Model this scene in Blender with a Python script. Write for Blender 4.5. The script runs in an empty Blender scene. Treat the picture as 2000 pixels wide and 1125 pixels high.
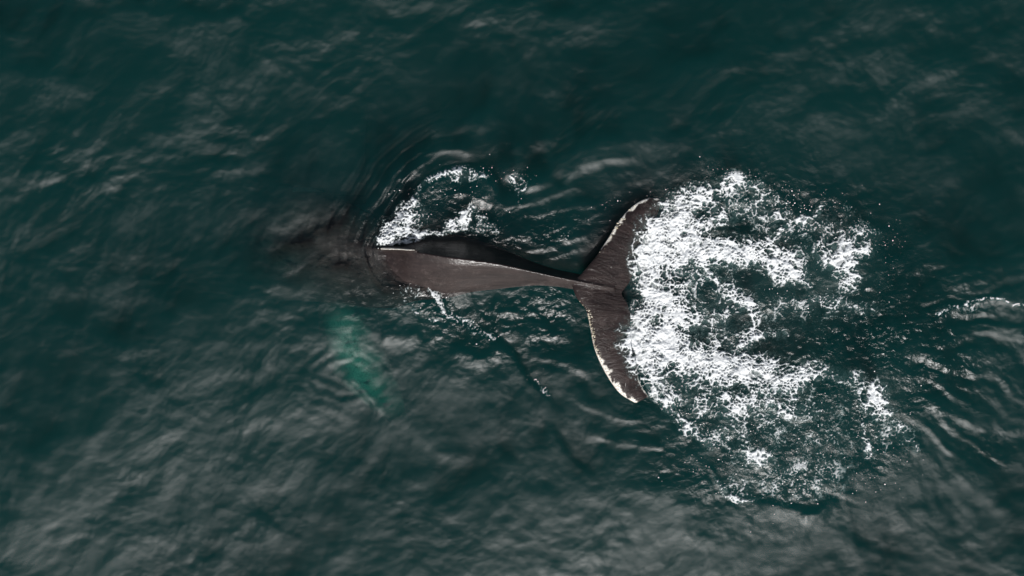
# Humpback whale diving, seen from a drone straight above a dark green sea.
import bpy, bmesh, math, random
import numpy as np
from mathutils import Vector

scene = bpy.context.scene
# ------------------------------------------------------------------ camera
cam_d = bpy.data.cameras.new('camera')
cam = bpy.data.objects.new('camera', cam_d)
scene.collection.objects.link(cam)
CAM_H = 30.0
cam.location = (0, 0, CAM_H)
cam.rotation_euler = (0, 0, 0)
cam_d.sensor_width = 36.0
cam_d.lens = 36.0 * CAM_H / 20.0
cam_d.clip_end = 8000.0
scene.camera = cam
# ------------------------------------------------------------------ sky + sun
SUN_EL, SUN_AZ = math.radians(48.5), math.radians(177)   # azimuth clockwise from +Y
sd = Vector((math.sin(SUN_AZ) * math.cos(SUN_EL), math.cos(SUN_AZ) * math.cos(SUN_EL), math.sin(SUN_EL)))
world = bpy.data.worlds.new('World')
scene.world = world
world.use_nodes = True
wn, wl = world.node_tree.nodes, world.node_tree.links
for n in list(wn):
    wn.remove(n)
sky = wn.new('ShaderNodeTexSky')
sky.sky_type = 'NISHITA'
sky.sun_disc = False
sky.sun_elevation = SUN_EL
sky.sun_rotation = SUN_AZ
sky.air_density = 1.0
sky.dust_density = 4.0
sky.ozone_density = 1.0
hs = wn.new('ShaderNodeHueSaturation')
hs.inputs['Saturation'].default_value = 0.8
bg = wn.new('ShaderNodeBackground')
bg.inputs['Strength'].default_value = 0.08
wo = wn.new('ShaderNodeOutputWorld')
wl.new(sky.outputs[0], hs.inputs['Color'])
wl.new(hs.outputs[0], bg.inputs['Color'])
wl.new(bg.outputs[0], wo.inputs['Surface'])
sun_d = bpy.data.lights.new('sun', 'SUN')
sun_d.energy = 4.6
sun_d.angle = math.radians(0.55)
sun_d.color = (1.0, 0.98, 0.96)
sun = bpy.data.objects.new('sun', sun_d)
scene.collection.objects.link(sun)
sun.rotation_euler = sd.to_track_quat('Z', 'Y').to_euler()
# ------------------------------------------------------------------ exposure / render
vs = scene.view_settings
vs.view_transform = 'Standard'
vs.look = 'None'
vs.exposure = 0.0
vs.gamma = 1.0
vs.use_curve_mapping = False
cy = scene.cycles
cy.use_denoising = True
cy.max_bounces = 4
cy.diffuse_bounces = 2
cy.glossy_bounces = 2
cy.transmission_bounces = 2
cy.volume_bounces = 0
cy.transparent_max_bounces = 24
cy.sample_clamp_indirect = 3.0
cy.caustics_reflective = False
cy.caustics_refractive = False

# ================================================================== helpers
S = 100.0                                   # image pixels per metre; x, y in the lists below are image pixels


def PX(x):
    return (np.asarray(x, dtype=np.float64) - 1000.0) / S


def PY(y):
    return (562.5 - np.asarray(y, dtype=np.float64)) / S


def pts(lst):
    a = np.array(lst, dtype=np.float64)
    return np.stack([PX(a[:, 0]), PY(a[:, 1])], 1)


def smooth(a, b, x):
    t = np.clip((x - a) / (b - a), 0, 1)
    return t * t * (3 - 2 * t)


def pnoise(x, y, seed):
    """2-D gradient noise, about -0.7..0.7"""
    r = np.random.RandomState(seed)
    perm = r.permutation(256).astype(np.int32)
    ang = r.rand(256) * 2 * np.pi
    gx, gy = np.cos(ang), np.sin(ang)
    xi, yi = np.floor(x).astype(np.int32), np.floor(y).astype(np.int32)
    xf, yf = x - xi, y - yi

    def g(ix, iy, dx, dy):
        h = perm[(perm[ix & 255] + iy) & 255]
        return gx[h] * dx + gy[h] * dy
    u = xf * xf * xf * (xf * (xf * 6 - 15) + 10)
    v = yf * yf * yf * (yf * (yf * 6 - 15) + 10)
    n00, n10 = g(xi, yi, xf, yf), g(xi + 1, yi, xf - 1, yf)
    n01, n11 = g(xi, yi + 1, xf, yf - 1), g(xi + 1, yi + 1, xf - 1, yf - 1)
    a = n00 + u * (n10 - n00)
    b = n01 + u * (n11 - n01)
    return a + v * (b - a)


def fbm(x, y, octv, seed, gain=0.5, lac=2.03):
    o, a, s = 0, 1.0, 0.0
    for k in range(octv):
        o = o + a * pnoise(x, y, seed + 17 * k)
        s += a
        x, y, a = x * lac + 3.1, y * lac - 1.7, a * gain
    return o / s * 1.6


def voronoi(x, y, seed):
    """distance to the nearest cell border (F2-F1)"""
    r = np.random.RandomState(seed)
    perm = r.permutation(256).astype(np.int32)
    jx, jy = r.rand(256), r.rand(256)
    xi, yi = np.floor(x).astype(np.int32), np.floor(y).astype(np.int32)
    f1 = np.full(x.shape, 9.0)
    f2 = np.full(x.shape, 9.0)
    for dx in (-1, 0, 1):
        for dy in (-1, 0, 1):
            cx, cyy = xi + dx, yi + dy
            h = perm[(perm[cx & 255] + cyy) & 255]
            d = np.hypot(cx + jx[h] - x, cyy + jy[h] - y)
            m = d < f1
            f2 = np.where(m, f1, np.minimum(f2, d))
            f1 = np.where(m, d, f1)
    return f2 - f1, f1


def polydist(X, Y, poly):
    """unsigned distance, side sign (left of travel = +), fraction along the line"""
    p = pts(poly)
    seg = np.hypot(*(p[1:] - p[:-1]).T)
    cum = np.concatenate([[0], np.cumsum(seg)])
    best = np.full(X.shape, 1e9)
    sgn = np.ones(X.shape)
    frac = np.zeros(X.shape)
    for i in range(len(seg)):
        ax, ay = p[i]
        dx, dy = p[i + 1] - p[i]
        t = np.clip(((X - ax) * dx + (Y - ay) * dy) / (seg[i] ** 2), 0, 1)
        d = np.hypot(X - ax - t * dx, Y - ay - t * dy)
        m = d < best
        best = np.where(m, d, best)
        sgn = np.where(m, np.sign(dx * (Y - ay) - dy * (X - ax)), sgn)
        frac = np.where(m, (cum[i] + t * seg[i]) / cum[-1], frac)
    return best, sgn, frac


def spline(poly, n):
    """Catmull-Rom through the points"""
    p = np.array(poly, dtype=np.float64)
    q = np.vstack([2 * p[0] - p[1], p, 2 * p[-1] - p[-2]])
    out = []
    m = len(p) - 1
    for u in np.linspace(0, m, n):
        i = min(int(u), m - 1)
        t = u - i
        a, b, c, d = q[i], q[i + 1], q[i + 2], q[i + 3]
        out.append(0.5 * (2 * b + (c - a) * t + (2 * a - 5 * b + 4 * c - d) * t * t + (3 * b - a - 3 * c + d) * t ** 3))
    return np.array(out)


def blob(X, Y, cx, cy, rx, ry, rot=0.0):
    dx, dy = X - PX(cx), Y - PY(cy)
    c, s = math.cos(rot), math.sin(rot)
    u, v = (c * dx + s * dy) / (rx / S), (-s * dx + c * dy) / (ry / S)
    return np.exp(-(u * u + v * v))


def grid_faces(nx, ny):
    i = np.arange((ny - 1) * (nx - 1))
    r, c = i // (nx - 1), i % (nx - 1)
    a = r * nx + c
    return np.stack([a, a + 1, a + nx + 1, a + nx], 1)


def mesh_np(name, V, F):
    me = bpy.data.meshes.new(name)
    me.vertices.add(len(V))
    me.vertices.foreach_set('co', np.ascontiguousarray(V, dtype=np.float32).ravel())
    k = F.shape[1]
    me.loops.add(F.size)
    me.loops.foreach_set('vertex_index', np.ascontiguousarray(F, dtype=np.int32).ravel())
    me.polygons.add(len(F))
    me.polygons.foreach_set('loop_start', np.arange(0, F.size, k, dtype=np.int32))
    me.update(calc_edges=True)
    me.polygons.foreach_set('use_smooth', np.ones(len(F), dtype=bool))
    return me


def attr(me, name, val):
    a = me.attributes.new(name, 'FLOAT', 'POINT')
    a.data.foreach_set('value', np.ascontiguousarray(val, dtype=np.float32).ravel())


def link(name, me, mat, parent=None, **props):
    o = bpy.data.objects.new(name, me)
    scene.collection.objects.link(o)
    me.materials.append(mat)
    o.parent = parent
    for k, v in props.items():
        o[k] = v
    return o


class Mat:
    def __init__(self, name):
        self.m = bpy.data.materials.new(name)
        self.m.use_nodes = True
        self.t = self.m.node_tree
        for n in list(self.t.nodes):
            self.t.nodes.remove(n)

    def n(self, typ, ins=None, **kw):
        nd = self.t.nodes.new(typ)
        for k, v in kw.items():
            setattr(nd, k, v)
        for k, v in (ins or {}).items():
            s = nd.inputs[k]
            if isinstance(v, bpy.types.NodeSocket):
                self.t.links.new(v, s)
            else:
                s.default_value = v
        return nd

    def math(self, op, a, b=0.0, c=0.0):
        return self.n('ShaderNodeMath', {0: a, 1: b, 2: c}, operation=op).outputs[0]

    def rng(self, x, a, b, c, d, clamp=True, typ='LINEAR'):
        return self.n('ShaderNodeMapRange', {0: x, 1: a, 2: b, 3: c, 4: d}, clamp=clamp, interpolation_type=typ).outputs[0]

    def a(self, name):
        return self.n('ShaderNodeAttribute', attribute_name=name).outputs['Fac']

    def out(self, surf=None, vol=None):
        o = self.n('ShaderNodeOutputMaterial')
        if surf:
            self.t.links.new(surf, o.inputs['Surface'])
        if vol:
            self.t.links.new(vol, o.inputs['Volume'])
        return self.m


# ================================================================== sea surface
FX0, FX1, FY0, FY1 = -11.6, 11.6, -6.7, 6.7
STEP = 0.0245
fx = np.arange(FX0, FX1, STEP)
fy = np.arange(FY0, FY1, STEP)
outer = STEP * np.cumsum(1.36 ** np.arange(1, 36))
outer = outer[outer < 2500]
gx = np.concatenate([FX0 - outer[::-1], fx, fx[-1] + outer])
gy = np.concatenate([FY0 - outer[::-1], fy, fy[-1] + outer])
XX, YY = np.meshgrid(gx, gy)

# --- where the broken, finely rippled water is
CHOP = [  # cx, cy, rx, ry, amount
    (1050, 455, 130, 55, .75), (985, 640, 190, 75, .65), (1090, 590, 60, 40, .6), (860, 410, 120, 70, .7),
    (790, 575, 110, 45, .7), (1480, 600, 260, 210, .65), (1430, 850, 160, 110, .75), (1690, 800, 140, 120, .55),
    (1600, 640, 230, 90, .7), (1500, 400, 170, 70, .5), (1800, 660, 120, 90, .5), (1500, 945, 100, 45, .6), (1900, 640, 130, 110, .3), (1900, 850, 120, 90, .3), (720, 520, 50, 90, .35)]


def chop_at(X, Y):
    c = np.zeros(X.shape)
    for cx, cy_, rx, ry, a in CHOP:
        c = 1 - (1 - c) * (1 - a * blob(X, Y, cx, cy_, rx, ry))
    return np.clip(c * (0.75 + 0.8 * fbm(X * 0.9, Y * 0.9, 2, 77)), 0, 1)


def sea_height(X, Y):
    far = np.maximum(np.abs(X) - 11, np.abs(Y) - 6.2)
    near = np.clip(1 - far / 1.0, 0, 1)           # detail only where the grid is fine
    H = np.zeros(X.shape)
    # long low swell, crests running up to the right
    th = math.radians(33)
    u, v = X * math.cos(th) + Y * math.sin(th), -X * math.sin(th) + Y * math.cos(th)
    H += 0.05 * np.sin(v * 1.05 + 0.8 * np.sin(u * 0.23)) * np.clip(1 - far / 300, 0.3, 1)
    wx = fbm(X * 0.35, Y * 0.35, 2, 5) * .45
    wy = fbm(X * 0.35 + 9, Y * 0.35, 2, 6) * .45
    us, vv = u + wx, v + wy
    amp = 0.92 - 0.10 * smooth(0, -5.0, Y) + 0.1 * smooth(-2, 6, X)
    patch = 0.5 + 0.9 * np.clip(fbm(X * .3, Y * .3, 2, 31) + .5, 0, 1)
    H += near * amp * 0.042 * fbm(us * 0.45, vv * 0.7, 2, 11, 0.42)
    H += near * amp * 0.025 * fbm(us * 1.05, vv * 1.45, 2, 23, 0.45) * patch
    H += near * amp * 0.0140 * fbm(us * 2.4, vv * 3.0, 4, 27, 0.52) * patch
    # short crossing wavelets in the lower half
    th2 = math.radians(-14)
    u2, v2 = X * math.cos(th2) + Y * math.sin(th2) + wy, -X * math.sin(th2) + Y * math.cos(th2) + wx
    H += near * 0.010 * smooth(2.0, -4.0, Y) * fbm(u2 * 2.2, v2 * 2.6, 2, 43, 0.4)

    def ridge(poly, w, a, w2=None, taper=0.18, wob=0.0):
        nonlocal H
        d, s, f = polydist(X, Y, poly)
        if wob:
            d = np.abs(d * s + wob * fbm(X * 2.2, Y * 2.2, 2, 91))
        ww = np.where(s > 0, w, w2 or w) / S * 1.25
        H += 0.72 * a * np.exp(-(d / ww) ** 2) * smooth(0, taper, f) * smooth(1, 1 - taper, f)

    def shelf(poly, a, w, reach, taper=0.15):
        """water piled up on the left of the line, dropping over a short lip"""
        nonlocal H
        d, s, f = polydist(X, Y, poly)
        sd_ = d * s + 0.05 * fbm(X * 1.6, Y * 1.6, 3, 92)
        e = smooth(-w / S, w / S, sd_) * np.exp(-np.maximum(sd_, 0) / (reach / S))
        H += 0.6 * a * e * smooth(0, taper, f) * smooth(1, 1 - taper, f)

    # --- bow lump thrown up on the far side of the body, with its rings
    shelf([(740, 480), (765, 450), (790, 420), (800, 392), (830, 356), (872, 335), (918, 327), (955, 345), (985, 385)][::-1], 0.20, 11, 75, .1)
    ridge([(815, 318), (830, 302), (860, 292), (900, 293), (930, 303)], 20, 0.044, 7)
    ridge([(735, 375), (770, 352), (810, 335), (845, 318)], 18, 0.040, 7)
    ridge([(690, 440), (715, 405), (750, 380), (790, 362)], 15, 0.032, 6)
    ridge([(975, 345), (1005, 335), (1030, 350), (1040, 380)], 28, 0.072, 9)
    ridge([(1095, 360), (1130, 325), (1180, 308), (1235, 306), (1262, 322)], 46, 0.056, 9)
    ridge([(985, 300), (1030, 275), (1070, 268), (1120, 285)], 44, 0.028, 12)
    ridge([(830, 262), (880, 248), (930, 240), (960, 252)], 39, 0.040, 12)
    ridge([(1100, 300), (1170, 275), (1240, 270), (1320, 290)], 52, 0.024, 14)
    # --- close rings where the back slides under
    d, sg, f = polydist(X, Y, spline([(800, 600), (752, 548), (738, 500), (742, 468), (775, 418), (812, 358), (870, 322), (940, 312)], 40))
    r = d + 0.10 * fbm(X * 1.1, Y * 1.1, 2, 51) + 0.02 * fbm(X * 4, Y * 4, 2, 52)
    env = (sg > 0) * smooth(0.03, 0.10, d) * np.exp(-d / 0.42) * smooth(0, .3, f) * smooth(1, .55, f)
    H += env * (0.0125 * np.sin(r * 2 * np.pi / 0.105) + 0.024 * np.sin(r * 2 * np.pi / 0.23 + 1)) * (.5 + 1.2 * np.clip(fbm(X * 2, Y * 2, 2, 54) + .4, 0, 1))
    # --- rings round the flipper tip under water
    r = np.hypot((X - PX(672)) / 1.3, (Y - PY(735))) + 0.25 * fbm(X, Y, 2, 53)
    H += 0.004 * np.exp(-(r / 0.8) ** 2) * np.sin(r * 2 * np.pi / 0.24)
    ridge([(660, 715), (678, 733), (702, 755), (728, 785), (752, 815)], 12, 0.055, 7, .3)
    ridge([(680, 640), (690, 675), (698, 710)], 6, -0.03, 9)
    ridge([(760, 790), (810, 840), (860, 880), (930, 905)], 22, 0.025, 12)
    # --- diagonal lips trailing from the near side of the back
    shelf([(815, 545), (850, 575), (875, 612), (915, 638), (965, 657), (1005, 692), (1035, 738), (1068, 772), (1100, 820)], -0.085, 9, 50, .25)
    shelf([(1060, 800), (1085, 850), (1110, 885), (1145, 915), (1180, 935)], -0.06, 12, 45, .4)
    shelf([(1220, 770), (1265, 790), (1310, 815), (1350, 855), (1392, 868)], -0.05, 12, 60)
    shelf([(1380, 880), (1395, 925), (1420, 962), (1475, 976), (1540, 985), (1600, 1000)], -0.05, 10, 60, .25)
    shelf([(1635, 1010), (1665, 1045), (1710, 1075), (1775, 1092), (1850, 1100)], -0.035, 12, 60, .3)
    ridge([(1383, 900), (1402, 943), (1428, 966), (1480, 977)], 16, 0.035, 5)
    ridge([(1500, 985), (1560, 1003), (1605, 1000), (1622, 975)], 26, 0.022, 9)
    ridge([(1625, 965), (1618, 985), (1600, 1003), (1560, 1010)], 14, 0.06, 8)
    ridge([(880, 668), (905, 690), (935, 703), (965, 690), (985, 668)], 8, 0.05, 14)
    ridge([(740, 655), (790, 660), (830, 650)], 10, 0.04, 16)
    # --- fan of ripples to the right of the foam
    fxc, fyc = PX(1600), PY(700)
    r = np.hypot(X - fxc, Y - fyc)
    ang = np.arctan2(Y - fyc, X - fxc)
    wv = ang * 34 + 6.0 * fbm(X * .55, Y * .55, 3, 61) + 1.2 * r
    env = smooth(1.6, 2.6, r) * np.exp(-((ang + 0.05) / 0.62) ** 2) * np.clip(1 - (r - 3) / 3.0, 0, 1)
    H += 0.015 * env * np.sin(wv) * (0.45 + 1.1 * np.clip(fbm(X * .8, Y * .8, 2, 63) + .4, 0, 1))
    H += 0.006 * env * np.sin(wv * 2.1 + 1.0)
    ridge([(1760, 690), (1800, 695), (1850, 715)], 28, 0.045, 9)
    ridge([(1790, 785), (1840, 800), (1890, 820), (1940, 845)], 26, 0.043, 8)
    ridge([(1830, 615), (1870, 600), (1915, 580), (1960, 586), (2020, 602)], 14, 0.022, 6)
    ridge([(1840, 560), (1900, 528), (1960, 495), (2010, 480)], 28, 0.029, 14)
    ridge([(1850, 900), (1910, 955), (1980, 1010)], 33, 0.029, 14)
    # --- glossy folds sweeping past the tail stock and fluke
    for k, (poly, a) in enumerate([
            ([(965, 478), (1020, 462), (1080, 448), (1140, 428), (1195, 398)], .028), ([(985, 498), (1050, 487), (1110, 470), (1165, 448)], .026),
            ([(1030, 515), (1085, 500), (1150, 482)], .022), ([(930, 392), (985, 402), (1040, 395), (1100, 372), (1160, 362)], .03),
            ([(1010, 425), (1075, 412), (1150, 400), (1215, 375)], .024), ([(880, 372), (920, 380), (965, 400), (985, 430)], .025),
            ([(930, 600), (985, 612), (1050, 608), (1110, 620)], .024), ([(960, 640), (1020, 655), (1085, 655), (1135, 672)], .022),
            ([(1015, 690), (1075, 700), (1140, 722), (1170, 760)], .022), ([(1090, 760), (1140, 790), (1200, 812), (1270, 826)], .026),
            ([(1120, 840), (1190, 862), (1270, 870), (1340, 890)], .024)]):
        ridge(poly, 15, a, 6, .25, .07)
    # --- turbulence
    c = chop_at(X, Y) * near
    H += c * 0.055 * fbm(X * 2.0 + wx, Y * 2.6 + wy, 3, 71, 0.55)
    rid = 1 - np.abs(fbm(X * 3.1 + wy, Y * 4.2 - wx, 3, 73, 0.5)) * 2.2
    H += c * 0.022 * rid
    # water sinks a little behind the fluke and clings to the flank
    H += -0.05 * blob(X, Y, 1205, 590, 60, 120)
    return H


HH = sea_height(XX, YY)
CH = chop_at(XX, YY) * np.clip(1 - np.maximum(np.abs(XX) - 11, np.abs(YY) - 6.2), 0, 1)


def sample_h(x, y):
    """bilinear look-up of the finished sea surface inside the fine patch"""
    i0, j0 = len(outer), len(outer)
    u = np.clip((x - fx[0]) / STEP, 0, len(fx) - 1.001)
    v = np.clip((y - fy[0]) / STEP, 0, len(fy) - 1.001)
    iu, iv = u.astype(int), v.astype(int)
    a, b = u - iu, v - iv
    G = HH[j0:j0 + len(fy), i0:i0 + len(fx)]
    return (G[iv, iu] * (1 - a) + G[iv, iu + 1] * a) * (1 - b) + (G[iv + 1, iu] * (1 - a) + G[iv + 1, iu + 1] * a) * b


def build_sea():
    nx, ny = len(gx), len(gy)
    V = np.stack([XX.ravel(), YY.ravel(), HH.ravel()], 1)
    F = grid_faces(nx, ny)
    rim = np.concatenate([np.arange(nx), np.arange(1, ny) * nx + nx - 1, (ny - 1) * nx + np.arange(nx - 2, -1, -1), np.arange(ny - 2, 0, -1) * nx])
    nb = len(V)
    low = V[rim].copy()
    low[:, 2] = -60.0
    V = np.vstack([V, low, [[0, 0, -60.0]]])
    m = len(rim)
    k = np.arange(m)
    k2 = (k + 1) % m
    sides = np.stack([rim[k2], rim[k], nb + k, nb + k2], 1)
    # the floor of the box as quads fanned in pairs (m is even)
    k = np.arange(0, m - 1, 2)
    c = np.full(len(k), nb + m)
    bot = np.stack([c, nb + (k + 2) % m, nb + (k + 1) % m, nb + k], 1)
    me = mesh_np('water', V, np.vstack([F, sides, bot]))
    attr(me, 'chop', np.concatenate([CH.ravel(), np.zeros(m + 1)]))
    M = Mat('sea_water')
    pos = M.n('ShaderNodeNewGeometry').outputs['Position']
    ch = M.a('chop')
    n1 = M.n('ShaderNodeTexNoise', {'Vector': pos, 'Scale': 3.4, 'Detail': 2.0, 'Roughness': 0.5, 'Distortion': 0.6}).outputs['Fac']
    n2 = M.n('ShaderNodeTexNoise', {'Vector': pos, 'Scale': 10.0, 'Detail': 3.0, 'Roughness': 0.55, 'Distortion': 0.9}).outputs['Fac']
    h = M.math('MULTIPLY_ADD', n1, 0.005, M.math('MULTIPLY', n2, M.rng(ch, 0, 1, 0.0012, 0.034)))
    bump = M.n('ShaderNodeBump', {'Height': h, 'Strength': 1.0, 'Distance': 1.0}).outputs[0]
    fr = M.n('ShaderNodeFresnel', {'IOR': 1.34, 'Normal': bump}).outputs[0]
    mp = M.n('ShaderNodeMapping', {'Vector': pos, 'Rotation': (0, 0, -0.62), 'Scale': (0.62, 1.25, 1.0)}).outputs[0]
    wp = M.n('ShaderNodeTexNoise', {'Vector': mp, 'Scale': 1.15, 'Detail': 5.0, 'Roughness': 0.56, 'Distortion': 0.55}).outputs['Fac']
    wq = M.n('ShaderNodeTexNoise', {'Vector': pos, 'Scale': 0.32, 'Detail': 2.0, 'Roughness': 0.5}).outputs['Fac']
    wf = M.rng(M.math('MULTIPLY_ADD', wq, 0.55, wp), .56, 1.06, 0.42, 0.535, typ='SMOOTHSTEP')
    ro = M.n('ShaderNodeMix', {'Factor': M.rng(ch, 0, .7, 0, 1), 'A': wf, 'B': 0.27}).outputs[0]
    gl = M.n('ShaderNodeBsdfAnisotropic', {'Color': (1, 1, 1, 1), 'Roughness': ro, 'Normal': bump}, distribution='BECKMANN').outputs[0]
    tr = M.n('ShaderNodeBsdfTransparent').outputs[0]
    mix = M.n('ShaderNodeMixShader', {0: fr, 1: tr, 2: gl}).outputs[0]
    va = M.n('ShaderNodeVolumeAbsorption', {'Color': (0.25, 0.66, 0.615, 1), 'Density': 1.7}).outputs[0]
    vsn = M.n('ShaderNodeVolumeScatter', {'Color': (0.07, 0.92, 1.0, 1), 'Density': 0.10, 'Anisotropy': 0.0}).outputs[0]
    vol = M.n('ShaderNodeAddShader', {0: va, 1: vsn}).outputs[0]
    link('water', me, M.out(mix, vol), kind='structure')


build_sea()

# ================================================================== whale
BODY = [  # x, y of the spine, height of spine, half width far side, near side, mid height, keel height, sharpness
    (1200, 563, .235, .10, .10, .17, .10, 1.2),
    (1165, 557, .33, .13, .13, .17, .02, 1.2),
    (1125, 549, .36, .15, .17, .12, -.12, 1.15),
    (1085, 541, .41, .15, .19, .08, -.28, 1.15),
    (1040, 531, .46, .20, .27, .04, -.45, 1.15),
    (980, 518, .53, .33, .46, -.02, -.72, 1.2),
    (920, 509, .59, .44, .62, -.05, -1.0, 1.2),
    (870, 503, .58, .49, .80, -.18, -1.2, 1.2),
    (810, 493, .46, .47, .95, -.34, -1.45, 1.2),
    (780, 489, .25, .46, 1.10, -.40, -1.6, 1.15),
    (750, 487, .06, .52, 1.16, -.42, -1.75, 1.2),
    (715, 483, -.02, .70, 1.18, -.50, -1.9, 1.35),
    (660, 478, -.07, .92, 1.18, -.65, -2.1, 1.5),
    (600, 472, -.20, 1.10, 1.18, -.9, -2.4, 1.7),
    (540, 467, -.45, 1.15, 1.2, -1.3, -2.8, 1.85),
    (460, 461, -1.0, 1.2, 1.22, -2.0, -3.3, 1.9),
    (350, 455, -1.8, 1.15, 1.15, -2.8, -4.1, 1.9),
    (200, 450, -2.85, .95, .95, -3.9, -5.0, 1.8),
    (60, 447, -3.85, .6, .6, -4.5, -5.3, 1.7),
    (-40, 446, -4.55, .22, .22, -4.8, -5.2, 1.7)]
# fluke: leading and trailing edges from the far tip across the middle to the near tip (x, y, z)
LEAD = [(1286, 386, -.02), (1258, 389, .03), (1232, 405, .08), (1206, 434, .14), (1186, 466, .18), (1163, 500, .21), (1138, 530, .24),
        (1118, 553, .26), (1124, 580, .27), (1143, 606, .27), (1151, 640, .27), (1160, 682, .25), (1180, 726, .21), (1208, 766, .17), (1240, 787, .13)]
TRAIL = [(1292, 396, -.03), (1287, 412, -.02), (1278, 436, .00), (1262, 462, .03), (1250, 492, .06), (1240, 525, .08), (1228, 553, .10),
         (1214, 573, .12), (1224, 592, .14), (1231, 616, .16), (1229, 645, .17), (1232, 678, .17), (1241, 712, .16), (1248, 744, .14), (1266, 774, .12)]


def build_whale():
    bm = bmesh.new()
    # ---- body loft
    st = spline(BODY, 90)
    NR = 40
    rings = []
    for (x, y, zr, wu, wl_, zm, zb, p) in st:
        ring = []
        for k in range(NR):
            a = 2 * math.pi * k / NR
            c, s = math.cos(a), math.sin(a)
            w = wu if c > 0 else wl_
            yy = c * w
            q = abs(c)
            if s >= 0:
                e = 1 - q ** (p * .85 if c > 0 else p) if q < 1 else 0
                rnd = math.sqrt(max(0, 1 - q * q))
                t = float(smooth(650, 750, x))                       # the back is keeled, the shoulders are round
                ke = t * (0.94 if c > 0 else 0.70) + (1 - t) * .12
                z = zm + (zr - zm) * (ke * e + (1 - ke) * rnd)
            else:
                z = zm + (zb - zm) * math.sqrt(max(0, 1 - q ** 2.2))
            ring.append(bm.verts.new((float(PX(x)), float(PY(y)) + yy, z)))
        rings.append(ring)
    for a, b in zip(rings[:-1], rings[1:]):
        for k in range(NR):
            bm.faces.new((a[k], a[(k + 1) % NR], b[(k + 1) % NR], b[k]))
    bm.faces.new(rings[0][::-1])
    bm.faces.new(rings[-1])

    # ---- thin lifting surface between two edge curves
    def foil(lead, trail, n, nc, tmax, tip, closed_tip=True):
        L, T = spline(lead, n), spline(trail, n)
        up, lo = [], []
        for i in range(n):
            f = i / (n - 1)
            th = tip(f) * tmax
            ru, rl = [], []
            for j in range(nc + 1):
                s = j / nc
                b = L[i] + (T[i] - L[i]) * s
                af = (0.30 * math.sqrt(s) * (1 - s) ** 0.9 * 2.4 + 0.10 * (1 - s)) if s > 0 else 0.05
                t = max(0.015, th * af)
                camber = 0.035 * math.sin(math.pi * s)
                x, y = float(PX(b[0])), float(PY(b[1]))
                ru.append(bm.verts.new((x, y, b[2] + camber + t)))
                rl.append(bm.verts.new((x, y, b[2] + camber - t)))
            up.append(ru)
            lo.append(rl)
        for i in range(n - 1):
            for j in range(nc):
                bm.faces.new((up[i][j], up[i][j + 1], up[i + 1][j + 1], up[i + 1][j]))
                bm.faces.new((lo[i][j], lo[i + 1][j], lo[i + 1][j + 1], lo[i][j + 1]))
            bm.faces.new((up[i][0], up[i + 1][0], lo[i + 1][0], lo[i][0]))
            bm.faces.new((up[i][nc], lo[i][nc], lo[i + 1][nc], up[i + 1][nc]))
        for i in (0, n - 1):
            for j in range(nc):
                q = (up[i][j], lo[i][j], lo[i][j + 1], up[i][j + 1])
                bm.faces.new(q if i == 0 else q[::-1])
    foil(LEAD, TRAIL, 90, 16, 0.17, lambda f: 0.28 + 0.72 * math.sin(math.pi * f) ** 0.8)
    # ---- flippers (white, hanging below the surface on each side)
    foil([(615, 555, -1.55), (603, 610, -1.4), (612, 680, -1.32), (640, 745, -1.4), (695, 800, -1.6), (752, 845, -1.85)],
         [(725, 555, -1.55), (725, 610, -1.4), (738, 675, -1.35), (758, 735, -1.45), (775, 785, -1.65), (785, 835, -1.85)], 40, 10, 0.22, lambda f: 1 - 0.7 * f)
    foil([(620, 390, -1.7), (600, 330, -2.1), (590, 260, -2.5), (610, 200, -2.9), (650, 140, -3.3)],
         [(700, 390, -1.7), (695, 330, -2.1), (690, 260, -2.5), (690, 200, -2.9), (680, 140, -3.3)], 36, 10, 0.22, lambda f: 1 - 0.7 * f)
    # ---- low hooked dorsal fin
    fin = [(735, 485, .04, .05), (748, 486, .16, .06), (765, 487, .32, .055), (785, 488, .46, .045), (803, 489.5, .535, .035), (813, 490, .545, .03), (818, 490.5, .50, .025), (816, 491, .38, .03)]
    fr = []
    for (x, y, z, w) in fin:
        X0, Y0 = float(PX(x)), float(PY(y))
        fr.append([bm.verts.new((X0, Y0 + w * 1.6, z - .28)), bm.verts.new((X0, Y0 + w * .2, z)), bm.verts.new((X0, Y0 - w * .2, z)), bm.verts.new((X0, Y0 - w * 1.6, z - .28))])
    for a, b in zip(fr[:-1], fr[1:]):
        for k in range(4):
            bm.faces.new((a[k], b[k], b[(k + 1) % 4], a[(k + 1) % 4]))
    bm.faces.new(fr[0])
    bm.faces.new(fr[-1][::-1])
    bmesh.ops.recalc_face_normals(bm, faces=bm.faces)
    me0 = bpy.data.meshes.new('whale_cage')
    bm.to_mesh(me0)
    bm.free()
    o = bpy.data.objects.new('whale_cage', me0)
    scene.collection.objects.link(o)
    md = o.modifiers.new('r', 'REMESH')
    md.mode = 'VOXEL'
    md.voxel_size = 0.017
    sm = o.modifiers.new('s', 'SMOOTH')
    sm.factor = 0.5
    sm.iterations = 7
    dg = bpy.context.evaluated_depsgraph_get()
    me = bpy.data.meshes.new_from_object(o.evaluated_get(dg))
    bpy.data.objects.remove(o)
    bpy.data.meshes.remove(me0)
    me.name = 'humpback_whale'
    n = len(me.vertices)
    co = np.empty(n * 3, np.float32)
    me.vertices.foreach_get('co', co)
    co = co.reshape(-1, 3).astype(np.float64)
    x, y, z = co.T
    fl = (x > PX(1108)) & (z > -.2)
    # spanwise / chordwise coordinates of the fluke for the run-off streaks
    L, T = spline(LEAD, 160), spline(TRAIL, 160)
    Lx, Ly, Tx, Ty = PX(L[:, 0]), PY(L[:, 1]), PX(T[:, 0]), PY(T[:, 1])
    sp = np.zeros(n)
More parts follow.
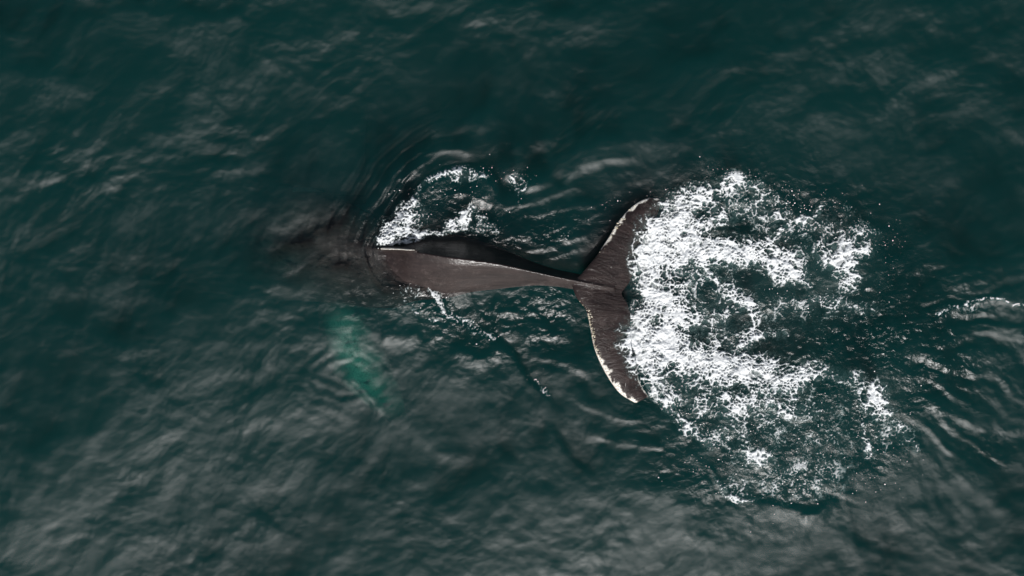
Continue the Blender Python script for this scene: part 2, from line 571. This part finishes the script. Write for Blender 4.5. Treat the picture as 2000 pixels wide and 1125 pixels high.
    cd = np.zeros(n)
    for i in range(0, 160):
        pass
    ss = np.linspace(0, 1, 24)
    gxx = (Lx[:, None] + (Tx - Lx)[:, None] * ss).ravel()
    gyy = (Ly[:, None] + (Ty - Ly)[:, None] * ss).ravel()
    from mathutils import kdtree
    kd = kdtree.KDTree(len(gxx))
    for i in range(len(gxx)):
        kd.insert((gxx[i], gyy[i], 0), i)
    kd.balance()
    cum = np.concatenate([[0], np.cumsum(np.hypot(np.diff((Lx + Tx) / 2), np.diff((Ly + Ty) / 2)))])
    idx = np.nonzero(fl)[0]
    dlead = np.full(n, 9.0)
    for i in idx:
        near3 = kd.find_n((x[i], y[i], 0), 4)
        w = [1 / (d + .004) for _, _, d in near3]
        sp[i] = sum(cum[k // 24] * q for (_, k, _), q in zip(near3, w)) / sum(w)
        cd[i] = sum(ss[k % 24] * q for (_, k, _), q in zip(near3, w)) / sum(w)
    # pale rim: strongest towards the tips
    dl, _, f = polydist(x, y, [(a, b) for a, b, _ in spline(LEAD, 60)])
    dt, _, f2 = polydist(x, y, [(a, b) for a, b, _ in spline(TRAIL, 60)])
    rag = np.clip(0.42 + 1.5 * fbm(x * 6, y * 6, 4, 201, .6), .05, 1.6)
    wide = 1.5 * np.where(f < .5, .085 * smooth(.33, .20, f) * smooth(0.0, .10, f) + .03 * smooth(.2, .05, f), .08 * smooth(.66, .86, f) + .02 * smooth(.55, .7, f))
    white = np.where(fl, smooth(wide * rag + .012, wide * rag * .6, dl) * (wide > .008), 0)
    wt = .05 * smooth(.80, .96, f2)
    white = np.maximum(white, np.where(fl, smooth(wt * rag + .01, wt * rag * .5, dt) * (wt > .006), 0))
    flip = (z < -.5) & ((y < PY(590)) | (y > PY(370))) & (x < PX(800)) & (x > PX(560))
    fy_ = y < PY(590)
    dmid, _, fm = polydist(x, y, [(658, 560), (656, 625), (672, 690), (700, 750), (745, 820)])
    fin_w = .58 * smooth(.60, .0, dmid + .22 * fbm(x * 2.5, y * 2.5, 3, 207)) * smooth(PY(585), PY(640), y) * smooth(PY(850), PY(760), y)
    white = np.maximum(white, np.where(flip, np.where(fy_, fin_w, .25), 0))
    fin_e = (x > PX(738)) & (x < PX(817)) & (z > np.interp(x, PX([738, 748, 765, 785, 803, 813]), [.1, .16, .32, .46, .535, .545]) - .022)
    white = np.maximum(white, np.where(fin_e, .75, 0))  # wet highlight along the dorsal fin's top edge, painted in as pale colour
    attr(me, 'pale', white)
    attr(me, 'afloat', smooth(-.10, .02, z))          # skin under water has no air to shine against
    attr(me, 'span', sp)
    attr(me, 'chord', cd)
    attr(me, 'fluke', smooth(float(PX(1120)), float(PX(1185)), x) * fl)
    me.polygons.foreach_set('use_smooth', np.ones(len(me.polygons), dtype=bool))
    M = Mat('wet_whale_skin')
    pos = M.n('ShaderNodeNewGeometry').outputs['Position']
    pale, flk = M.a('pale'), M.a('fluke')
    stv = M.n('ShaderNodeCombineXYZ', {0: M.math('MULTIPLY', M.a('span'), 6.5), 1: M.math('MULTIPLY', M.a('chord'), 1.3), 2: 0.0}).outputs[0]
    streak = M.n('ShaderNodeTexNoise', {'Vector': stv, 'Scale': 1.0, 'Detail': 3.0, 'Roughness': 0.55, 'Distortion': 1.1}).outputs['Fac']
    bodyv = M.n('ShaderNodeMapping', {'Vector': pos, 'Rotation': (0, 0, .16), 'Scale': (0.8, 7.0, 7.0)}).outputs[0]
    bstreak = M.n('ShaderNodeTexNoise', {'Vector': bodyv, 'Scale': 1.6, 'Detail': 5.0, 'Roughness': 0.6, 'Distortion': .8}).outputs['Fac']
    mott = M.n('ShaderNodeTexNoise', {'Vector': pos, 'Scale': 2.3, 'Detail': 5.0, 'Roughness': 0.6}).outputs['Fac']
    fine = M.n('ShaderNodeTexNoise', {'Vector': pos, 'Scale': 38.0, 'Detail': 3.0, 'Roughness': 0.6}).outputs['Fac']
    f0 = M.math('MULTIPLY_ADD', bstreak, 0.6, M.math('MULTIPLY', mott, 0.4))
    dark = M.n('ShaderNodeMix', {'Factor': M.rng(f0, .36, .66, 0, 1), 'A': (.0108, .0072, .0068, 1), 'B': (.030, .0205, .0188, 1)}, data_type='RGBA').outputs['Result']
    pal = M.n('ShaderNodeMix', {'Factor': M.rng(fine, .4, .62, 0, 1), 'A': (.58, .54, .47, 1), 'B': (.78, .76, .70, 1)}, data_type='RGBA').outputs['Result']
    pm = M.math('MULTIPLY', pale, M.rng(fine, .30, .46, .35, 1.0))
    col = M.n('ShaderNodeMix', {'Factor': pm, 'A': dark, 'B': pal}, data_type='RGBA').outputs['Result']
    # pale scratches and scars
    scv = M.n('ShaderNodeMapping', {'Vector': pos, 'Rotation': (0, 0, .5), 'Scale': (1.2, 9.0, 3.0)}).outputs[0]
    scr = M.n('ShaderNodeTexNoise', {'Vector': scv, 'Scale': 2.2, 'Detail': 2.0, 'Roughness': 0.5, 'Distortion': 2.5}).outputs['Fac']
    line = M.rng(M.math('ABSOLUTE', M.math('SUBTRACT', scr, .5)), 0, .012, 1, 0)
    line = M.math('MULTIPLY', line, M.rng(mott, .5, .66, 0, .38))
    blot = M.math('MULTIPLY', M.rng(M.n('ShaderNodeTexNoise', {'Vector': pos, 'Scale': 5.5, 'Detail': 6.0, 'Roughness': 0.7}).outputs['Fac'], .56, .72, 0, .16), 1.0)
    col = M.n('ShaderNodeMix', {'Factor': M.math('MAXIMUM', line, blot), 'A': col, 'B': (.20, .165, .15, 1)}, data_type='RGBA').outputs['Result']
    # running water: broken sheets over the fluke, thin film over the back
    warp = M.n('ShaderNodeTexNoise', {'Vector': pos, 'Scale': 1.7, 'Detail': 2.0}).outputs['Fac']
    rid = M.math('ABSOLUTE', M.math('SUBTRACT', streak, .5))
    sheet = M.math('MULTIPLY', M.math('MULTIPLY', M.rng(rid, 0, .10, 1, 0, typ='SMOOTHSTEP'), flk), M.rng(warp, .36, .56, .1, 1.0))
    hgt = M.math('ADD', M.math('MULTIPLY', sheet, 0.004), M.math('MULTIPLY_ADD', fine, 0.0026, M.math('MULTIPLY', bstreak, 0.006)))
    bump = M.n('ShaderNodeBump', {'Height': hgt, 'Strength': 0.8, 'Distance': 1.0}).outputs[0]
    drop = M.n('ShaderNodeTexNoise', {'Vector': pos, 'Scale': 24.0, 'Detail': 3.0, 'Roughness': .6, 'Distortion': .6}).outputs['Fac']
    wet = M.math('MULTIPLY_ADD', drop, M.rng(M.math('MULTIPLY_ADD', flk, .6, M.rng(warp, .45, .65, 0, .6)), 0, 1, .0012, .016), M.math('MULTIPLY_ADD', sheet, 0.040, hgt))
    cb = M.n('ShaderNodeBump', {'Height': wet, 'Strength': 1.0, 'Distance': 1.0}).outputs[0]
    bs = M.n('ShaderNodeBsdfPrincipled', {'Base Color': col, 'Roughness': 0.45, 'Normal': bump, 'IOR': 1.33, 'Specular IOR Level': M.math('MULTIPLY', M.a('afloat'), .25), 'Coat Weight': M.math('MULTIPLY', M.a('afloat'), .75), 'Coat Roughness': M.rng(flk, 0, 1, .21, .10), 'Coat IOR': 1.33, 'Coat Normal': cb}).outputs[0]
    w = link('humpback_whale', me, M.out(bs), label='dark brown whale diving with its back and white edged tail fluke above water', category='whale')
    return w


whale = build_whale()


def whale_top():
    """height of the whale's upper side on a coarse grid, so that foam can wash over the fluke"""
    me = whale.data
    co = np.empty(len(me.vertices) * 3, np.float32)
    me.vertices.foreach_get('co', co)
    co = co.reshape(-1, 3)
    co = co[(co[:, 0] > PX(1080)) & (co[:, 2] > -.1)]
    c = 0.024
    ox, oy = float(PX(1080)), float(PY(820))
    T = np.full((200, 110), -9.0)
    np.maximum.at(T, (np.clip(((co[:, 1] - oy) / c).astype(int), 0, 199), np.clip(((co[:, 0] - ox) / c).astype(int), 0, 109)), co[:, 2])

    def look(x, y):
        i, j = ((y - oy) / c).astype(int), ((x - ox) / c).astype(int)
        ok = (i >= 0) & (i < 200) & (j >= 0) & (j < 110)
        return np.where(ok, T[np.clip(i, 0, 199), np.clip(j, 0, 109)], -9.0)
    return look


top_at = whale_top()


def barnacles():
    """little truncated cones crusted on the leading edge of the near lobe"""
    r = np.random.RandomState(77)
    L = spline(LEAD, 300)
    V, F = [], []
    for _ in range(170):
        i = int(np.clip(r.normal(215 if r.rand() < .75 else 75, 16), 20, 290))
        j = r.rand() ** 2 * 7 + 1.5
        x = float(PX(L[i, 0] + j))
        y = float(PY(L[i, 1])) + r.randn() * .012
        z = float(top_at(np.array([x]), np.array([y]))[0])
        if z < -1:
            continue
        b, h, n = .006 + .010 * r.rand() ** 2, .008 + .008 * r.rand(), len(V)
        for k in range(6):
            a = k * math.pi / 3
            V.append((x + b * math.cos(a), y + b * math.sin(a), z - .006))
        for k in range(6):
            a = k * math.pi / 3
            V.append((x + .5 * b * math.cos(a), y + .5 * b * math.sin(a), z + h))
        for k in range(6):
            F.append((n + k, n + (k + 1) % 6, n + 6 + (k + 1) % 6, n + 6 + k))
        F += [(n + 6, n + 7, n + 8, n + 9), (n + 6, n + 9, n + 10, n + 11)]
    M = Mat('barnacle_shell')
    pos = M.n('ShaderNodeNewGeometry').outputs['Position']
    nz = M.n('ShaderNodeTexNoise', {'Vector': pos, 'Scale': 40.0, 'Detail': 2.0}).outputs['Fac']
    col = M.n('ShaderNodeMix', {'Factor': M.rng(nz, .35, .65, 0, 1), 'A': (.42, .36, .22, 1), 'B': (.74, .70, .60, 1)}, data_type='RGBA').outputs['Result']
    mat = M.out(M.n('ShaderNodeBsdfPrincipled', {'Base Color': col, 'Roughness': .6}).outputs[0])
    link('barnacle_cluster', mesh_np('barnacle_cluster', np.array(V), np.array(F)), mat, whale, kind='stuff', label='pale crust of barnacles along the fluke edge')


barnacles()

# ================================================================== foam
M = Mat('sea_foam')
pos = M.n('ShaderNodeNewGeometry').outputs['Position']
al = M.a('cover')
fn = M.n('ShaderNodeTexNoise', {'Vector': pos, 'Scale': 26.0, 'Detail': 4.0, 'Roughness': 0.65, 'Distortion': 1.2}).outputs['Fac']
a2 = M.math('ADD', al, M.math('MULTIPLY_ADD', fn, 0.55, -0.275))
af = M.math('MAXIMUM', M.rng(a2, .05, .93, 0, 1), M.math('MULTIPLY', M.a('milk'), .8))
bmp = M.n('ShaderNodeBump', {'Height': fn, 'Strength': 0.5, 'Distance': 0.02}).outputs[0]
fc = M.n('ShaderNodeMix', {'Factor': M.rng(a2, .05, .5, 0, 1), 'A': (.38, .62, .60, 1), 'B': (.84, .87, .88, 1)}, data_type='RGBA').outputs['Result']
df = M.n('ShaderNodeBsdfDiffuse', {'Color': fc, 'Normal': bmp}).outputs[0]
tl = M.n('ShaderNodeBsdfTranslucent', {'Color': fc, 'Normal': bmp}).outputs[0]
gs = M.n('ShaderNodeBsdfAnisotropic', {'Color': (1, 1, 1, 1), 'Roughness': .25, 'Normal': bmp}).outputs[0]
s1 = M.n('ShaderNodeMixShader', {0: .30, 1: df, 2: tl}).outputs[0]
s1 = M.n('ShaderNodeMixShader', {0: .03, 1: s1, 2: gs}).outputs[0]
tp = M.n('ShaderNodeBsdfTransparent').outputs[0]
MAT_FOAM = M.out(M.n('ShaderNodeMixShader', {0: af, 1: tp, 2: s1}).outputs[0])


def equalize(a):
    s = np.sort(a.ravel()[::7])
    return np.interp(a, s, np.linspace(0, 1, len(s)))


def foam_patch(name, box, strokes, seed, res, label, lift=0.06, milk=1.0, grainy=.20, veil=()):
    x0, x1 = float(PX(box[0])), float(PX(box[2]))
    y0, y1 = float(PY(box[3])), float(PY(box[1]))
    ax, ay = np.arange(x0, x1, res), np.arange(y0, y1, res)
    X, Y = np.meshgrid(ax, ay)
    # warped coordinates: swirls
    w1, w2 = fbm(X * 1.3, Y * 1.3, 3, seed), fbm(X * 1.3 + 7, Y * 1.3 - 3, 3, seed + 1)
    w3, w4 = fbm(X * 5, Y * 5, 2, seed + 2), fbm(X * 5 + 4, Y * 5 + 9, 2, seed + 3)
    Xw, Yw = X + .15 * w1 + .022 * w3, Y + .15 * w2 + .022 * w4
    Xs, Ys = X + .12 * w2 + .05 * w4, Y + .12 * w1 + .05 * w3      # softer warp for the stroke shapes
    D = np.zeros(X.shape)
    Mk = np.zeros(X.shape)
    for s in strokes:
        if s[0] == 'l':
            _, poly, w, v = s[:4]
            d, sg, f = polydist(Xs, Ys, poly)
            vv = v if np.isscalar(v) else np.interp(f, np.linspace(0, 1, len(v)), v)
            ww = (w if np.isscalar(w) else np.interp(f, np.linspace(0, 1, len(w)), w)) / S
            e = vv * np.exp(-(d / ww) ** 2)
        else:
            _, cx, cy_, rx, ry, v = s[:6]
            e = v * blob(Xs, Ys, cx, cy_, rx, ry, s[6] if len(s) > 6 else 0)
        D = np.maximum(D, e) + 0.35 * np.minimum(D, e)
    D = np.clip(D, 0, 1.0)
    e1, c1 = voronoi(Xw * 3.3, Yw * 3.7, seed + 4)
    e2, c2 = voronoi(Xw * 7.5 + .3 * w3, Yw * 8.2, seed + 5)
    e3, c3 = voronoi(X * 17 + 1.2 * w1 + .4 * w3, Y * 17 + 1.2 * w2 + .4 * w4, seed + 6)
    lace = np.exp(-e1 / .13) * .50 + np.exp(-e2 / .17) * .50 + np.exp(-e3 / .25) * .24
    puff = fbm(Xw * 2.4, Yw * 2.4, 6, seed + 8, .66)
    grain = fbm(X * 20 + w3, Y * 20 + w4, 3, seed + 9, .7)
    vary = np.clip(.55 + 1.1 * fbm(X * 1.7 + 5, Y * 1.7, 2, seed + 13), 0, 1.2)
    soft = equalize(.8 * puff + (.30 + grainy) * grain + .45 * lace)
    pat = equalize(lace * (.50 + .65 * vary) + .80 * puff + grainy * 1.2 * grain)
    k = smooth(.2, .5, D) * (.5 + .5 * np.clip(vary, 0, 1))
    pat = soft + (pat - soft) * k
    thr = 1.0 - 1.10 * D
    cov = smooth(thr - .12, thr + .44, pat) * smooth(.05, .22, D)
    # small open cells between the bubbles of the thick froth
    hole = smooth(.22, .55, e3) * smooth(-.15, .35, fbm(X * 3.5, Y * 3.5, 2, seed + 14)) + .7 * smooth(.30, .6, e2) * smooth(.0, .4, fbm(X * 1.8, Y * 1.8, 2, seed + 15))
    cov = cov * (1 - (.85 - .35 * smooth(.78, 1.0, D)) * np.clip(hole, 0, 1))
    Mk = .95 * np.clip(D - .14, 0, 1) * np.clip(0.32 + .8 * puff + .3 * grain, 0, 1) + .4 * np.clip(D - .7, 0, 1)
    Mk = Mk * milk
    for b in veil:                               # aerated water
        Mk = Mk + b[4] * blob(Xs, Ys, *b[:4]) * np.clip(.8 + .8 * puff, 0.2, 1.5)
    keep = (cov > .02) | (Mk > .006)
    base = np.maximum(sample_h(X, Y), top_at(X, Y) + .006)
    lump = fbm(Xw * 4.5, Yw * 4.5, 4, seed + 10, .6)
    Z = base + 0.006 + lift * cov * (.45 + .8 * D * (.5 + lump)) + .006 * cov * (np.exp(-e2 / .25) - .4) + .004 * cov * grain
    ny, nx = X.shape
    F = grid_faces(nx, ny)
    k = keep.ravel()
    F = F[k[F].any(1)]
    used = np.unique(F)
    rm = np.full(nx * ny, -1)
    rm[used] = np.arange(len(used))
    me = mesh_np(name, np.stack([X.ravel(), Y.ravel(), Z.ravel()], 1)[used], rm[F])
    attr(me, 'cover', cov.ravel()[used])
    attr(me, 'milk', np.clip(Mk, 0, 1).ravel()[used])
    link(name, me, MAT_FOAM, kind='stuff', label=label, category='foam')
    return X, Y, D, cov, Z


WAKE = [
    ('l', [(1430, 350), (1390, 378), (1340, 402), (1302, 432), (1274, 470), (1264, 520), (1270, 565)], [16, 24, 30, 34, 34, 30, 22], [.42, .62, .85, .95, .98, .92, .75]),
    ('l', [(1420, 345), (1450, 352), (1490, 372), (1510, 385)], 13, [.5, .42, .45, .3]),
    ('l', [(1275, 485), (1330, 478), (1400, 492), (1445, 497)], [36, 38, 32, 28], [.98, .92, 1.0, .95]),
    ('l', [(1470, 492), (1520, 505), (1545, 525), (1570, 548)], [24, 28, 32, 20], [.9, 1.0, 1.0, .66]),
    ('l', [(1610, 490), (1640, 505), (1685, 490)], [20, 28, 18], [.75, .95, .85]), ('b', 1655, 545, 32, 22, .66),
    ('b', 1410, 422, 30, 16, .8), ('b', 1345, 440, 45, 40, .75), ('b', 1320, 530, 50, 35, .7),
    ('b', 1460, 400, 80, 34, .32), ('b', 1530, 440, 70, 40, .27), ('b', 1620, 440, 60, 45, .26), ('b', 1690, 460, 50, 40, .25),
    ('l', [(1500, 470), (1530, 440), (1520, 420)], 12, .55), ('l', [(1560, 430), (1600, 415), (1600, 400)], 10, .5),
    ('l', [(1276, 590), (1258, 622), (1243, 660), (1256, 705), (1284, 745), (1312, 792), (1350, 842), (1392, 866)], [24, 26, 30, 30, 24, 18, 12, 7], [.8, .95, .98, .95, .85, .62, .48, .5]),
    ('l', [(1245, 655), (1300, 678), (1360, 702), (1440, 722), (1520, 738), (1585, 726)], [32, 40, 42, 40, 36, 22], [.98, 1.0, 1.0, .98, .92, .66]),
    ('l', [(1585, 726), (1625, 728), (1650, 738)], 16, [.55, .4, .25]),
    ('l', [(1385, 538), (1430, 572), (1468, 600), (1466, 640), (1450, 668)], [12, 17, 15, 11, 12], [.6, .8, .72, .6, .6]),
    ('l', [(1450, 668), (1490, 652), (1530, 655)], 12, [.6, .68, .5]),
    ('b', 1300, 580, 48, 42, .52), ('b', 1330, 630, 60, 45, .46), ('b', 1400, 620, 80, 60, .33),
    ('l', [(1290, 560), (1308, 600), (1300, 650)], 30, [.6, .55, .62]),
    ('b', 1702, 772, 28, 28, 1.15), ('b', 1722, 802, 22, 14, .55), ('b', 1660, 735, 30, 16, .45),
    ('l', [(1680, 830), (1690, 862), (1702, 886)], [9, 9, 11], [.35, .4, .55]), ('l', [(1750, 820), (1768, 850), (1790, 880)], 7, .3),
    ('b', 1420, 785, 100, 45, .46), ('b', 1510, 790, 50, 24, .68), ('b', 1475, 892, 36, 20, .62), ('b', 1440, 850, 80, 40, .30),
    ('b', 1560, 800, 80, 40, .31), ('b', 1600, 860, 90, 50, .20), ('b', 1480, 940, 110, 45, .24), ('b', 1580, 930, 100, 60, .22),
    ('b', 1740, 850, 60, 40, .22), ('b', 1560, 600, 130, 40, .22), ('b', 1620, 590, 50, 14, .4), ('b', 1690, 600, 40, 14, .3),
    ('l', [(1398, 928), (1420, 962), (1445, 972), (1474, 976)], [4, 5, 5, 4], [.2, .62, .7, .4]),
]
wk = foam_patch('sea_foam', (1195, 318, 1830, 1015), WAKE, 301, 0.0125, 'broad white churned foam wake behind the tail fluke', .10, 1.15, .20,
                [(1440, 620, 150, 150, .022), (1420, 800, 140, 110, .020), (1560, 560, 120, 70, .03), (1540, 900, 120, 70, .012), (1700, 790, 60, 60, .03), (1640, 520, 60, 50, .04)])
SPL = [
    ('l', [(745, 470), (762, 452), (786, 428), (800, 398)], [9, 14, 18, 14], [.85, .82, .72, .58]),
    ('l', [(800, 398), (828, 360), (868, 338), (912, 330), (950, 344)], [8, 7, 8, 10, 7], [.55, .48, .6, .66, .35]),
    ('b', 782, 450, 26, 16, .85), ('b', 815, 420, 30, 20, .46), ('b', 900, 348, 30, 14, .40),
    ('l', [(748, 470), (790, 466), (830, 457), (855, 450)], 8, [.95, .85, .7, .4]),
    ('l', [(862, 458), (886, 444), (908, 428), (922, 408)], [6, 11, 13, 9], [.9, .9, .92, .6]),
    ('l', [(922, 412), (945, 428), (966, 452)], 8, [.7, .5, .35]), ('b', 940, 445, 22, 14, .40),
    ('l', [(998, 356), (1004, 342), (1018, 348)], 8, [.55, .6, .35]), ('b', 1020, 370, 28, 16, .26),
]
sp1 = foam_patch('splash', (715, 310, 1070, 495), SPL, 411, 0.0125, 'white splash arching off the far side of the whale back', .10, .7, .5)
STR = [
    ('l', [(800, 532), (832, 552), (852, 578), (868, 604)], [3, 3.5, 4.5, 5], [.45, .55, .72, .72]),
    ('l', [(868, 604), (890, 622), (925, 640), (965, 657)], [7, 9, 9, 5], [.5, .40, .34, .25]),
    ('l', [(1036, 738), (1052, 756), (1072, 772)], [5, 6, 3], [.4, .45, .5]),
    ('b', 805, 570, 26, 14, .30), ('l', [(790, 590), (830, 615), (850, 625)], 5, .4),
]
sp2 = foam_patch('foam_streak', (770, 515, 1095, 790), STR, 521, 0.0125, 'thin broken line of foam trailing from the near flank', .03, .25, 1.0)
RGT = [
    ('l', [(1825, 622), (1865, 603), (1900, 586), (1925, 579), (1960, 586), (2015, 600)], [2.5, 3, 3, 3, 3, 2.5], [.3, .5, .55, .55, .5, .5]),
    ('b', 1890, 600, 50, 12, .22),
]
sp3 = foam_patch('foam_line', (1800, 550, 2060, 710), RGT, 631, 0.0125, 'thin line of foam on the ripples at the right edge', .02, .3, .8)

# ================================================================== spray droplets
M = Mat('water_drops')
MAT_DROP = M.out(M.n('ShaderNodeBsdfPrincipled', {'Base Color': (.86, .88, .87, 1), 'Roughness': .15, 'IOR': 1.33}).outputs[0])


def droplets(name, spots, seed, label):
    r = np.random.RandomState(seed)
    b = bmesh.new()
    bmesh.ops.create_icosphere(b, subdivisions=1, radius=1.0)
    b.verts.ensure_lookup_table()
    v0 = np.array([v.co[:] for v in b.verts])
    f0 = np.array([[v.index for v in f.verts] for f in b.faces])
    b.free()
    P = []
    for cx, cy_, rx, ry, n, rot, zmax in spots:
        n = int(n * .7)
        g = r.randn(n, 2) * .6
        c, s = math.cos(rot), math.sin(rot)
        x = PX(cx) + (g[:, 0] * rx * c - g[:, 1] * ry * s) / S
        y = PY(cy_) + (g[:, 0] * rx * s + g[:, 1] * ry * c) / S
        # droplets gather in strings
        k = fbm(x * 3, y * 3, 2, seed + 5) > .15 * r.randn(n)
        x, y = x[k], y[k]
        z = sample_h(x, y) + .01 + r.rand(len(x)) ** 2 * zmax
        P.append(np.stack([x, y, z], 1))
    P = np.vstack(P)
    rad = .002 + .010 * r.rand(len(P)) ** 5
    V = (v0[None] * rad[:, None, None] * (1 + .25 * r.randn(len(P), 1, 3)) + P[:, None]).reshape(-1, 3)
    F = (f0[None] + (np.arange(len(P)) * len(v0))[:, None, None]).reshape(-1, 3)
    me = mesh_np(name, V, F)
    link(name, me, MAT_DROP, kind='stuff', label=label, category='spray')


droplets('spray', [
    (1470, 365, 90, 22, 500, -.3, .25), (1560, 410, 110, 45, 700, -.3, .2), (1680, 450, 80, 50, 420, -.4, .2), (1730, 480, 45, 30, 120, 0, .15),
    (1300, 400, 60, 22, 300, .6, .2), (1250, 600, 18, 90, 300, 0, .15), (1450, 850, 150, 90, 1100, 0, .1), (1500, 940, 130, 60, 900, 0, .06),
    (1330, 800, 90, 20, 400, -.8, .1), (1650, 860, 120, 70, 500, 0, .08), (1600, 560, 130, 60, 350, 0, .1), (1740, 800, 60, 60, 250, 0, .08),
    (1710, 930, 90, 40, 160, 0, .04)], 901, 'white droplets flung over and around the foam wake')
droplets('spray', [
    (880, 360, 110, 40, 220, .3, .2), (1010, 350, 40, 25, 90, 0, .2), (940, 430, 60, 30, 140, -.3, .15), (780, 450, 45, 30, 90, .6, .15),
    (1050, 400, 90, 30, 130, 0, .06), (1190, 405, 70, 18, 160, .5, .05), (1280, 382, 30, 14, 160, .2, .06)], 902, 'bright droplets over the splash on the far side of the back')
droplets('spray', [
    (870, 600, 70, 22, 150, -.8, .08), (780, 575, 60, 30, 50, 0, .03), (960, 655, 70, 14, 120, -.5, .03), (1050, 750, 30, 10, 90, -.8, .03)], 903,
    'sparse droplets along the foam streak on the near side')
